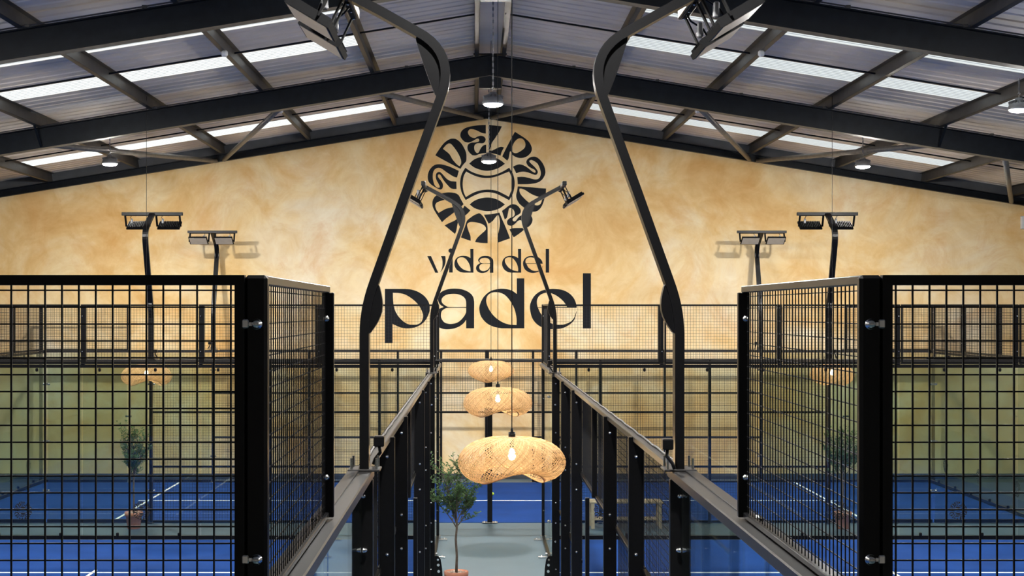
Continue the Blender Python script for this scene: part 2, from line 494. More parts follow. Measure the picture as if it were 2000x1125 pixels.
# ------------------------------------------------------------------ wall lettering (painted)
def parse(path, ox, oy, sc):
    pts = []
    for tk in path.split():
        c = tk.endswith('!'); tk = tk.rstrip('!')
        x, y = tk.split(',')
        pts.append((ox + float(x) / sc, oy + float(y) / sc, c))
    n = len(pts); out = []
    for i in range(n):
        p0, p1, p2, p3 = pts[i - 1], pts[i], pts[(i + 1) % n], pts[(i + 2) % n]
        if p1[2]: p0 = (2 * p1[0] - p2[0], 2 * p1[1] - p2[1])
        if p2[2]: p3 = (2 * p2[0] - p1[0], 2 * p2[1] - p1[1])
        if p1[2] and p2[2]:
            out.append((p1[0], p1[1])); continue
        for k in range(4):
            t = k / 4.0
            r = []
            for j in (0, 1):
                a, b, c, d = p0[j], p1[j], p2[j], p3[j]
                r.append(.5 * ((2 * b) + (-a + c) * t + (2*a - 5*b + 4*c - d) * t * t + (-a + 3*b - 3*c + d) * t**3))
            out.append(tuple(r))
    return out
CA, CB, CC = (830, 240, 11.25), (890, 240, 11.25), (980, 240, 11.25)
CD, CE, CF, CG, CH = (830, 320, 11.25), (980, 320, 11.25), (830, 390, 11.25), (910, 390, 11.25), (980, 390, 11.25)
CI = (880, 290, 8.653)
EMBLEM = [
 [(CA, '226,712! 300,600 390,475 470,400 560,352 640,347 700,365 790,440 860,550 905,660 912,760 905,840 860,895 820,945 780,1010! 680,960 520,875 380,800'),
  (CA, '395,570! 450,500 500,462 545,452 590,480 660,565 720,655 770,755 795,840 790,900 760,952! 700,910 610,810 560,720 520,670 460,620')],
 [(CB, '662,45! 662,235! 600,228 540,205 470,170 410,148 350,135 300,148 272,190 270,215 290,265 330,305 385,328 430,328 470,305 520,287 570,283 620,300 655,345 655,385 630,430 590,448 520,446 470,450 430,475 408,520 410,580 425,620 455,655 485,662 510,640 545,570 590,510 635,485 670,480! 672,662! 600,668 520,685 450,712 400,715 360,705 300,650 265,590 258,530 275,475 310,448 360,432 430,430 490,415 515,395 512,360 490,345 455,352 400,385 330,420 270,432 200,415 140,360 105,300 105,240 130,180 200,120 300,85 400,65 530,50')],
 [(CB, '735,45! 1015,75! 960,190 900,280 860,345 800,430 775,510 750,605! 800,608 860,580 930,545 1000,525 1062,540! 1010,640 985,722! 930,700 850,678 735,665!')],
 [(CC, '290,195! 400,265 520,345 600,420 650,510 662,580 640,650 570,725 480,765 390,772 300,745 230,695 195,620! 178,640 165,710 150,780 120,830! 10,735! 100,550 190,380 240,280'),
  (CC, '225,560 222,600 240,640 290,665 350,655 430,610 500,550 520,480 505,410 460,355 400,338 340,360 280,420 240,500')],
 [(CE, '245,62! 300,35 360,15 400,12 460,25 540,65 600,110 660,160 710,190 735,190 742,165 720,130 660,100 590,55 550,0 540,-50 570,-105 630,-145 700,-158 760,-148 830,-100 900,-10 945,90 960,180 945,250 900,330 840,385 760,420 650,440 560,448 352,448! 340,290! 420,284 500,288 600,310 700,338 770,340 820,315 850,260 858,200 845,130 815,50 780,-10 720,-55 680,-75 640,-85 605,-60 640,-10 700,45 750,100 785,150 790,195 770,232 735,243 690,232 620,205 560,185 480,172 400,180 320,208!')],
 [(CE, '352,495! 600,510 800,530 975,542! 968,640 945,740 910,860 860,960 790,1030 710,1052 630,1045 540,1000 460,940 400,890 350,820 320,740 318,670 335,600'),
  (CE, '390,545! 440,548 520,580 620,645 720,695 800,720 890,740! 875,830 840,890 790,912 730,905 660,880 580,838 480,745 410,660 390,600')],
 [(CH, '5,245! 70,200 130,150 190,112 250,100 320,115 380,165 415,225 415,280 380,320 330,345 290,375 250,412 238,445 262,475 300,470 335,430 370,385 420,350 480,325 560,305 630,340 672,410 668,490 620,570 555,615! 500,560 460,490 410,450 350,470 300,520 240,565 180,572 130,545 115,490 135,440 190,398 250,374 280,340 285,300 270,245 235,200 200,182 165,190 148,240 130,330 110,400 65,435!')],
 [(CH, '170,655! 230,630 300,622 460,622! 485,665! 400,735 320,790 262,828! 215,740')],
 [(CD, '745,155! 705,300! 640,285 560,240 470,180 380,115 310,88 240,105 190,160 172,260 180,360 210,460 260,515 310,525 325,500 300,440 260,370 238,300 245,225 280,185 330,180 380,220 440,290 500,345 570,378 640,385 690,390! 695,552! 620,552 560,530 500,470 440,400 390,330 350,260 320,232 290,240 283,275 310,320 360,380 392,440 395,500 375,550 330,565 270,540 200,500 130,450 80,390 60,310 70,210 110,120 180,45 260,12 360,12 480,40 600,85')],
 [(CF, '850,100! 790,-8 740,-98 670,-143 560,-160 460,-156 300,-118 210,-58 165,42 170,150 210,240 290,370 375,495! 460,415 600,310 730,210'),
  (CF, '230,110 260,65 340,30 440,4 540,2 620,50 690,150! 560,175 450,205 360,255 300,290! 250,220 228,150')],
 [(CF, '430,565! 540,510 650,460 720,405 770,330 810,240 870,130! 1000,235! 930,310 850,370 790,410 735,480 710,570 690,680 662,755!')],
 [(CG, '290,295! 340,325 400,400 450,500 475,600 478,780 478,955! 340,950 200,930! 240,850 330,760 420,680 440,640 430,600 380,550 280,510 150,490 70,500 30,540 30,590 60,690 100,800 105,905! 0,870 -110,830! -70,720 -25,600 20,470 80,410 180,340')],
 [(CG, '395,330! 570,315 735,283! 800,440 880,620 970,850! 840,895 710,942! 692,840 715,720 742,590 745,470 722,360 700,338 660,375 590,465 500,530!')],
 [(CI, '315,255! 400,185 500,148 610,135 720,148 830,190 920,258! 830,320 730,360 620,378 510,362 400,320')],
 [(CI, '322,945! 400,885 500,845 620,828 740,845 840,890 920,945! 840,1005 740,1045 620,1060 500,1040 400,1005')],
 [(CI, '250,325! 340,385 450,430 560,455 650,458 760,440 880,390 990,325! 1050,420 1080,530 1080,650 1050,770 990,875! 880,815 760,760 640,740 520,750 400,795 255,872! 190,750 162,620 170,500 200,410'),
  (CI, '265,390! 350,435 450,475 560,497 680,495 800,465 900,425 990,390! 1025,470 1040,570 1035,680 1010,750 985,815! 900,770 780,715 640,695 500,710 380,750 258,820! 220,730 205,610 215,500 235,440')],
]
T1, T2 = (825, 475, 14.286), (950, 475, 14.286)
TD2 = (825 + 93.15, 475, 14.286)
T3, T4, T6 = (735, 525, 7.26), (845, 525, 8.335), (1010, 525, 8.331)
dsm = ['1335,155! 1425,155! 1425,822! 1150,822! 1050,800 960,740 905,650 893,570 910,480 970,400 1060,358 1150,350 1240,362 1310,395 1340,415!',
       '1090,393 1030,405 980,440 970,490 985,550 1040,640 1120,715 1220,762 1340,785! 1340,700 1310,590 1260,500 1200,430 1140,400']
dot = ' '.join('%.1f,%.1f' % (790 + 63 * math.cos(k * PI / 6), 208 + 63 * math.sin(k * PI / 6)) for k in range(12))
LETTERS = [
 ('v', [(T1, '135,358! 240,358! 445,825! 360,825!'), (T1, '515,358! 640,358! 648,450 640,560 600,670 540,760 495,805! 540,720 560,620 560,500 545,420')]),
 ('i', [(T1, '745,358! 845,358! 845,820! 745,820!'), (T1, dot)]),
 ('d', [(T1, dsm[0]), (T1, dsm[1])]),
 ('a', [(T1, '1560,450 1600,400 1670,362 1760,352 1850,362 1920,400 1965,450 1980,510 1980,650 1980,825! 1885,825! 1885,690! 1860,740 1800,800 1720,828 1640,832 1560,805 1510,750 1497,690 1515,630 1570,580 1620,555! 1575,520 1555,480'),
        (T1, '1600,470 1640,430 1720,412 1800,418 1860,450 1885,510 1885,562! 1680,562 1620,535 1595,500'),
        (T1, '1885,574! 1680,574 1620,600 1590,650 1590,700 1620,750 1680,775 1750,770 1830,730 1878,660')]),
 ('d', [(TD2, dsm[0]), (TD2, dsm[1])]),
 ('e', [(T2, '1020,580 1035,490 1090,410 1180,362 1270,352 1370,362 1470,405 1545,485 1572,572! 1120,574! 1160,660 1230,725 1300,765 1400,775 1480,755 1540,710 1566,640! 1574,640! 1545,720 1490,775 1400,815 1300,830 1200,815 1110,765 1050,690'),
        (T2, '1100,562! 1490,562! 1440,490 1370,435 1300,405 1230,395 1160,410 1110,445 1090,500')]),
 ('l', [(T2, '1655,155! 1750,155! 1750,822! 1655,822!')]),
 ('p', [(T3, '122,285! 400,285! 500,295 600,330 690,395 745,480 758,560 740,650 680,750 580,820 450,845 340,830 270,800 230,780! 230,1052! 120,1052!'),
        (T3, '235,340! 330,345 420,370 520,435 600,515 650,610 662,680 640,750 590,785 520,795 440,780 360,725 290,640 250,540 238,440')]),
 ('a', [(T4, '85,460 100,420 160,365 260,330 370,322 480,335 580,375 650,440 675,530 675,700 675,968! 545,968! 545,830! 500,890 420,945 330,975 220,985 130,965 60,920 25,850 15,770 35,710 90,660 180,622! 120,580 90,520'),
        (T4, '145,520 160,470 220,425 310,408 400,412 480,440 530,490 545,550 545,622! 280,622 220,605 165,565'),
        (T4, '545,635! 270,635 200,650 150,690 135,750 145,810 190,870 260,895 340,893 420,865 490,800 540,720')]),
 ('d', [(T4, '1370,155! 1492,155! 1492,968! 1120,968! 1000,945 880,885 790,780 760,670 770,580 830,460 930,370 1050,332 1160,325 1280,350 1370,408!'),
        (T4, '1030,380 960,390 900,430 875,490 880,570 930,680 1010,780 1120,860 1240,905 1365,915! 1365,800 1330,650 1260,520 1180,430 1100,390')]),
 ('e', [(T6, '208,640 225,540 290,430 400,355 530,330 620,328 740,345 850,400 930,490 968,600 968,634! 340,634! 380,720 450,810 540,880 650,910 760,905 870,860 930,790 966,690! 972,690! 930,830 850,910 740,965 620,980 500,980 400,950 310,890 240,790'),
        (T6, '335,625! 812,622! 770,550 700,480 610,420 520,390 440,395 370,430 330,490 322,560')]),
 ('l', [(T6, '1070,72! 1200,72! 1200,970! 1070,970!')]),
]
def fill_meshes(items, mat):
    """items: list of lists of closed 2D contours -> list of meshes in the XZ plane, facing -Y"""
    tmp = []
    for cs in items:
        cu = bpy.data.curves.new('tmp', 'CURVE'); cu.dimensions = '2D'; cu.fill_mode = 'BOTH'; cu.extrude = 0.0015
        for c in cs:
            sp = cu.splines.new('POLY'); sp.points.add(len(c) - 1); sp.use_cyclic_u = True
            for p, (x, y) in zip(sp.points, c): p.co = (x, y, 0, 1)
        o = bpy.data.objects.new('tmp', cu); COL.objects.link(o); tmp.append(o)
    bpy.context.view_layer.update()
    dg = bpy.context.evaluated_depsgraph_get()
    res = []
    for o in tmp:
        me = bpy.data.meshes.new_from_object(o.evaluated_get(dg))
        for v in me.vertices:
            x, y, z = v.co; v.co = (x, -z, y)
        me.materials.clear(); me.materials.append(mat); me.update()
        res.append(me)
    for o in tmp:
        cu = o.data; bpy.data.objects.remove(o); bpy.data.curves.remove(cu)
    return res
YP = YW - .003
def to_wall(c): return [((x - VX) * YP / F, H + (VY - y) * YP / F) for x, y in c]
items = [[to_wall(parse(p, *cr)) for cr, p in sh] for sh in EMBLEM] + [[to_wall(parse(p, *cr)) for cr, p in sh] for _, sh in LETTERS]
mes = fill_meshes(items, M_letter)
for k, me in enumerate(mes):
    nm = 'painted_emblem_piece' if k < len(EMBLEM) else 'painted_letter'
    me.name = nm
    link(nm, me, wall_back, (0, YP, 0))
# the same emblem as a 0.31 m vinyl decal for the glass panes
ecx, ecy, esz = 951.5, 358.0, 232.0
dec = [[(x - ecx) / esz * .31, (ecy - y) / esz * .31] for x, y in [(0, 0)]]
cont = []
for sh in EMBLEM:
    for cr, p in sh:
        cont.append([((x - ecx) / esz * .31, (ecy - y) / esz * .31) for x, y in parse(p, *cr)][::2])
DECAL = fill_meshes([cont], M_decal)[0]; DECAL.name = 'emblem_decal'

# ------------------------------------------------------------------ turf and lines
def turf_court(x0, x1, y0, y1, lines, label, group=None):
    t = MB().box(x0, x1, y0, y1, 0.0, 0.012).build('court_turf', M_turf)
    tag(t, label, 'turf', group)
    for (a, b, c, d) in lines:
        MB().box(a, b, c, d, 0.012, 0.0145).build('court_line', M_line, t)
    return t
XL, XRT = -0.641, 1.163
YN, CL = 4.244, 20.1
YC = YN + CL / 2
for s, x in ((-1, XL), (1, XRT)):
    xi, xo = x + s * .06, x + s * 10.0
    xc = (xi + xo) / 2
    lines = [(min(xi, xo), max(xi, xo), YC + q * 6.95 - .025, YC + q * 6.95 + .025) for q in (-1, 1)]
    lines.append((xc - .025, xc + .025, YC - 7.15, YC + 7.15))
    turf_court(min(xi, xo), max(xi, xo), YN + .08, YN + CL - .06, lines,
               'blue turf court floor beside the aisle, ' + ('next to the potted olive tree' if s < 0 else 'with the wooden bench behind it'), 'turfs flanking the aisle')
T0, TN, TF = XR0 - CL / 2, 26.25, 32.45
lines = [(XR0 + q * 6.95 - .025, XR0 + q * 6.95 + .025, TN + .06, TF - .06) for q in (-1, 1)]
lines.append((XR0 - 7.15, XR0 + 7.15, (TN + TF) / 2 - .025 - .05, (TN + TF) / 2 + .025 - .05))
turf_court(T0 + .06, T0 + CL - .06, TN + .06, TF - .06, lines, 'blue turf of the narrow cross court along the ochre gable wall')

# ------------------------------------------------------------------ court enclosures
def dome_mesh(name, r, h, mat, n=10):
    m = MB(); m.lathe([(r * 1.15, 0), (r * 1.15, h * .15), (r, h * .2), (r * .92, h * .55), (r * .6, h * .88), (r * .2, h)], (0, 0, 0), n)
    return m.mesh(name, mat, True)
BOLT = dome_mesh('bolt', .011, .012, M_chrome)
BALL = dome_mesh('clamp_bolt', .015, .024, M_chrome, 14)
def rot_to(d):
    return Vector((0, 0, 1)).rotation_difference(Vector(d)).to_euler()

def circ(cx, cy, r, n=12): return [(cx + r * math.cos(2 * PI * k / n), cy + r * math.sin(2 * PI * k / n)) for k in range(n)]
FOOT = fill_meshes([[[(0, 0), (.115, 0), (.105, .20), (.085, .33), (.055, .375), (.02, .385), (0, .38)], circ(.055, .07, .02), circ(.055, .16, .02), circ(.05, .25, .02), circ(.045, .325, .015)]], M_black)[0]
FOOT.name = 'foot_bracket'
class Court:
    def __init__(s, name, ux, base, du, dw, label, group=None):
        s.root = empty(name, (base[0], base[1], 0))
        tag(s.root, label, 'court fence', group)
        s.base = Vector((base[0], base[1], 0)); s.du = Vector((*du, 0)); s.dw = Vector((*dw, 0))
    def M(s, u, w, z): return s.base + s.du * u + s.dw * w + Vector((0, 0, z))
    def L(s, u, w, z): return s.du * u + s.dw * w + Vector((0, 0, z))      # relative to the root
    def box(s, mb, u0, u1, w0, w1, z0, z1, ch=0):
        a = s.L(u0, w0, z0); b = s.L(u1, w1, z1)
        (mb.cbox if ch else mb.box)(a.x, b.x, a.y, b.y, a.z, b.z, *([ch] if ch else []))
        return mb
    def part(s, name, mat, *boxes, parent=None, ch=.004):
        m = MB()
        for b in boxes: s.box(m, *b, ch=ch)
        return m.build(name, mat, parent or s.root)
    def bolt(s, parent, u, w, z, d, me=None):
        dv = s.du * d[0] + s.dw * d[1] + Vector((0, 0, d[2]))
        return link('bolt', me or BOLT, parent, s.L(u, w, z), rot_to(dv))
    def wires(s, name, along, c, a0, a1, z0, z1, off_a=0.0, off_z=0.0, r=.0025, pitch=.05, parent=None):
        """wire grid in a vertical plane; along 'u' (c = w) or 'w' (c = u)"""
        m = MB()
        def bx(p0, p1, q0, q1, zz0, zz1):
            if along == 'u': s.box(m, p0, p1, q0, q1, zz0, zz1)
            else: s.box(m, q0, q1, p0, p1, zz0, zz1)
        a = a0 + off_a
        while a < a1 - .002:
            bx(a - r, a + r, c - r, c + r, z0, z1); a += pitch
        z = z1 - off_z
        while z > z0 + .002:
            bx(a0, a1, c + r, c + 3 * r, z - r * .9, z + r * .9); z -= pitch
        return m.build(name, M_wire, parent or s.root, fix=False)
    def decal(s, pane, u, w, z, along):
        o = link('emblem_decal', DECAL, pane, s.L(u, w, z))
        d = s.du if along == 'u' else s.dw
        o.rotation_euler = (0, 0, math.atan2(d.y, d.x) if abs(d.y) > .5 else 0)
        return o
    def clips(s, spots, along, c, z0, z1):
        for a in spots:
            if along == 'w': s.part('glass_clip', M_black, (c - .03, c + .02, a - .022, a + .022, z0, z1), ch=.012)
            else: s.part('glass_clip', M_black, (a - .022, a + .022, c - .03, c + .02, z0, z1), ch=.012)
    # ---- an end wall across w, at u
    def end(s, u, W, n=5, near=False, sgn=1):
        pw = W / n
        q = -1 if u < 1 else 1            # outward direction along u
        for k in range(n):
            a, b = k * pw, (k + 1) * pw
            g = s.part('glass_pane', M_glass, (u - .006, u + .006, a + .012, b - .012, .07, 2.93), ch=0)
            s.decal(g, u - .0095 if s.du.y else u - .0095, (a + b) / 2, .50, 'w')
            # framed mesh panel on top
            t = .03
            fr = s.part('mesh_frame', M_black, (u - .015, u + .015, a + .04, b - .035, 3.97, 4.0), (u - .015, u + .015, a + .04, b - .035, 3.0, 3.03),
                        (u - .0148, u + .0148, a + .0395, a + .069, 3.005, 3.995), (u - .0148, u + .0148, b - .067, b - .0355, 3.005, 3.995), ch=0)
            s.wires('wire_mesh', 'w', u, a + .07, b - .067, 3.03, 3.975, .012, .02, r=.0025 if near else .0019, parent=fr)
            if not near:
                s.clips([a + .38 * pw, a + .85 * pw], 'w', u - .02, 2.86, 2.92)
                s.clips([a + .18 * pw, a + .70 * pw], 'w', u - .02, .06, .13)
        for k in range(n + 1):
            a = k * pw
            if near:
                po = s.part('post', M_black, (u - .012, u + .03, a - .027, a + .0405, 0, 4.0), ch=.010)
                for z in (3.855, 3.16):
                    s.bolt(po, u - .012, a + .004, z, (-1, 0, 0), BALL)
                    cl = s.part('clamp', M_chrome, (u - .022, u - .012, a + .026, a + .046, z - .012, z + .014), (u - .018, u - .013, a + .006, a + .03, z - .006, z + .006), parent=po, ch=.003)
            else:
                zb = 0 if k in (0, n) else 2.93
                po = s.part('post', M_black, (u + q * .012, u + q * .08, a - .03, a + .03, zb, 4.0))
                for z in [z for z in (3.8, 3.2, 2.4, 1.5, .5) if z > zb]: s.bolt(po, u - .001, a, z, (-1, 0, 0))
        s.part('head_rail', M_black, (u - .03, u + .03, 0, W, 2.925, 2.975), (u - .04, u + .04, 0, W, 2.985, 3.0))
        s.part('sill_rail', M_black, (u - .03, u + .03, 0, W, .012, .075))
    # ---- a long side at w (q = direction out of the court along w)
    def side(s, w, q, wide=False):
        PU = [0, 1.93, 3.85, 6.03, 8.03, 9.01, 10.05, 11.09, 12.07, 14.07, 16.25, 18.17, 20.1]
        if wide: PU = [p for p in PU if p not in (9.01, 11.09)]
        for (a, b) in ((0.02, 1.91), (1.95, 3.80), (16.30, 18.15), (18.19, 20.08)):
            g = s.part('glass_pane', M_glass, (a + .012, b - .012, w - .006, w + .006, .07, 2.935), ch=0)
            s.part('sill_rail', M_black, (a, b, w - .03, w + .03, .012, .075))
        # wide coated rail over the glass
        for (a, b) in ((-.02, 3.95), (16.15, 20.12)):
            r = s.part('top_rail', M_rail, (a, b, w - .065, w + .065, 2.945, 3.0), ch=.006)
            s.part('rail_lip', M_rail, (a, b, w - q * .005, w - q * .065, 3.0, 3.007), parent=r, ch=.002)
        # upper mesh of the corner panels, standing on the rail
        for (a, b) in ((0, 1.93), (18.17, 20.1)):
            fr = s.part('mesh_frame', M_black, (a, b, w - .017, w + .017, 3.972, 4.0), (a + .03, b - .03, w - .015, w + .015, 3.008, 3.03), ch=.003)
            s.wires('wire_mesh', 'u', w, a + .03, b - .03, 3.03, 3.975, .03, .02, r=.0019, parent=fr)
            e = b - .03 if a == 0 else a
            po = s.part('mesh_post', M_black, (e, e + .03, w - .035, w + .014, 3.008, 3.972), ch=.003)
            for z in (3.86, 3.18): s.bolt(po, e, w + q * .004, z, (-1, 0, 0))
            lug = s.part('fixing_lug', M_black, (e - .12, e, w - q * .01, w - q * .05, 3.008, 3.02), ch=.002)
            s.bolt(lug, e - .07, w - q * .03, 3.018, (0, 0, 1))
        for u in (1.93, 18.17):
            for z in (2.55, 1.5, .6):
                cl = s.part('glass_clamp', M_chrome, (u - .07, u + .07, w + q * .007, w + q * .012, z - .02, z + .02), ch=.002)
                for dd in (-.045, .045): s.bolt(cl, u + dd, w + q * .012, z, (0, q, 0), BALL)
        # flat posts with bolts
        for k, u in enumerate(PU[1:-1]):
            h = 2.945 if (u < 4 or u > 16) else 2.99
            if abs(u - 10.05) < .1 or u in (1.93, 18.17): continue
            w0, w1 = (w + q * .065, w - q * .045)
            po = s.part('post', M_black, (u - .025, u + .025, w0, w1, 0, h), ch=.004)
            for z in (2.85, 2.15, 1.86, 1.15, .86, .2):
                s.bolt(po, u - .025, w + q * .012, z, (-1, 0, 0))
            bp = s.part('base_plate', M_chrome, (u - .06, u + .06, w + q * .09, w - q * .07, 0.012, .022), parent=po, ch=.003)
            for z in (2.55, .6):
                if u in (1.93, 3.85, 16.25, 18.17):
                    for dd in (-.055, .055):
                        cb = s.bolt(po, u + dd * .9, w + q * .012, z, (0, q, 0), BALL)
                    s.part('clamp_bar', M_chrome, (u - .07, u + .07, w + q * .009, w + q * .013, z - .008, z + .008), parent=po, ch=.002)
        for u in (3.85, 16.25):
            fb = link('foot_bracket', FOOT, s.root, s.L(u - .03, w + q * .065, .012))
            d = s.dw * q
            fb.rotation_euler = (0, 0, math.atan2(d.y, d.x))
        if wide:
            for uu in (18.3, 20.02):
                cl = s.part('floor_clamp', M_chrome, (uu - .03, uu + .03, w + q * .02, w + q * .17, .0, .03), (uu - .02, uu + .02, w + q * .02, w + q * .06, .03, .085))
                s.bolt(cl, uu, w + q * .12, .03, (0, 0, 1), BALL)
        # net post in the middle
        if wide:
            s.part('lintel_stub', M_black, (10.05 - .025, 10.05 + .025, w - q * .0, w - q * .05, 2.03, 2.96))
            po = s.part('net_post', M_black, (10.05 - .03, 10.05 + .03, w + q * .065, w + q * .025, 0, 2.03))
        else:
            po = s.part('net_post', M_black, (10.05 - .045, 10.05 + .045, w - .04, w + .04, 0, 2.99))
        s.part('base_plate', M_chrome, (10.05 - .14, 10.05 + .14, w - .07, w + .07, .012, .024), parent=po, ch=.003)
        for dd in (-.1, .1): s.bolt(po, 10.05 + dd, w - .03, .024, (0, 0, 1), BALL)
        # mesh bays between the mast posts
        bays = [(3.85, 6.03), (6.03, 8.03), (8.03, 9.01), (9.01, 10.05), (10.05, 11.09), (11.09, 12.07), (12.07, 14.07), (14.07, 16.25)]
        if wide: bays = [(3.85, 6.03), (6.03, 8.03), (8.03, 10.05), (10.05, 12.07), (12.07, 14.07), (14.07, 16.25)]
        mw = w - q * .045
        for (a, b) in bays:
            door = (a > 8.9 and b < 11.2) if not wide else (a > 8 and b < 12.1)
            z0 = 2.03 if door else .05
            bx = [(a + .02, b - .02, mw - .017, mw + .017, 2.015, 2.05)]
            if not door: bx += [(a + .02, b - .02, mw - .017, mw + .017, 1.015, 1.05), (a + .02, b - .02, mw - .017, mw + .017, .012, .05)]
            fr = [s.part('mesh_rail', M_black, q_) for q_ in bx][0]
            s.wires('wire_mesh', 'u', mw + .012, a + .02, b - .02, z0, 2.97, .02, .02, r=.0018, parent=fr)
        r = s.part('top_rail', M_rail, (3.95, 16.15, w - .035, w + .035, 2.955, 3.0), ch=.006)
        cb = MB()
        pts = []
        for k in range(60):
            u = 4.0 + 12.1 * k / 59
            pts.append(s.L(u, w - q * .012 + .004 * math.sin(k * 1.7), 3.008 + .002 * math.sin(k * 2.9)))
        cb.tube(pts, .008, 6)
        cb.build('power_cable', M_purlin, r, True)

court_l = Court('court_enclosure', True, (XL, YN), (0, 1), (-1, 0), 'black glass and mesh court enclosure beside the olive tree in the aisle', 'court enclosures flanking the aisle')
court_r = Court('court_enclosure', True, (XRT, YN), (0, 1), (1, 0), 'black glass and mesh court enclosure with the wooden bench behind it', 'court enclosures flanking the aisle')
for c in (court_l, court_r):
    c.end(0, 10.05, 5, near=True)
    c.end(CL, 10.05, 5)
    c.side(0, -1, True)
court_t = Court('court_enclosure', False, (T0, TN), (1, 0), (0, 1), 'black steel enclosure of the narrow cross court, standing along the ochre gable wall')
court_t.side(0, -1)
court_t.side(TF - TN, 1)
court_t.end(0, TF - TN, 3)
court_t.end(CL, TF - TN, 3)

# net of the cross court
net = empty('court_net', (XR0, TN + .1, 0))
tag(net, 'black net stretched across the narrow cross court at its middle posts', 'net')
m = MB(); Wn = TF - TN - .2
a = 0.05
while a < Wn: m.box(-.002, .002, a - .002, a + .002, .1, .9); a += .06
z = .1
while z < .9: m.box(-.002, .002, 0, Wn, z - .002, z + .002); z += .06
m.build('net_mesh', M_wire, net, fix=False)
MB().box(-.006, .006, 0, Wn, .88, .93).build('net_band', M_black, net)

# ------------------------------------------------------------------ floodlight masts
def path_sweep(mb, pts, th, u0, u1):
    """rect tube swept in the (t,z) plane, extruded in u"""
    P2 = [Vector((a, b)) for a, b in pts]; Lf = []; Rt = []
    for i, p in enumerate(P2):
        d = (P2[min(i + 1, len(P2) - 1)] - P2[max(i - 1, 0)]).normalized(); n = Vector((-d.y, d.x))
        Lf.append(p + n * th / 2); Rt.append(p - n * th / 2)
    n = len(P2); vs = []
    for i in range(n):
        vs += [(Lf[i].x, u0, Lf[i].y), (Rt[i].x, u0, Rt[i].y), (Rt[i].x, u1, Rt[i].y), (Lf[i].x, u1, Lf[i].y)]
    fs = [(0, 1, 2, 3), (4*n-1, 4*n-2, 4*n-3, 4*n-4)]
    for i in range(n - 1):
        for k in range(4):
            k2 = (k + 1) % 4
            fs.append((4*i+k, 4*i+k2, 4*i+4+k2, 4*i+4+k))
    mb.add(vs, fs); return Lf, Rt
def smooth_path(pts, it=2):
    for _ in range(it):
        q = [pts[0]]
        for a, b in zip(pts, pts[1:]):
            q += [(a[0]*.75 + b[0]*.25, a[1]*.75 + b[1]*.25), (a[0]*.25 + b[0]*.75, a[1]*.25 + b[1]*.75)]
        q.append(pts[-1]); pts = q
    return pts
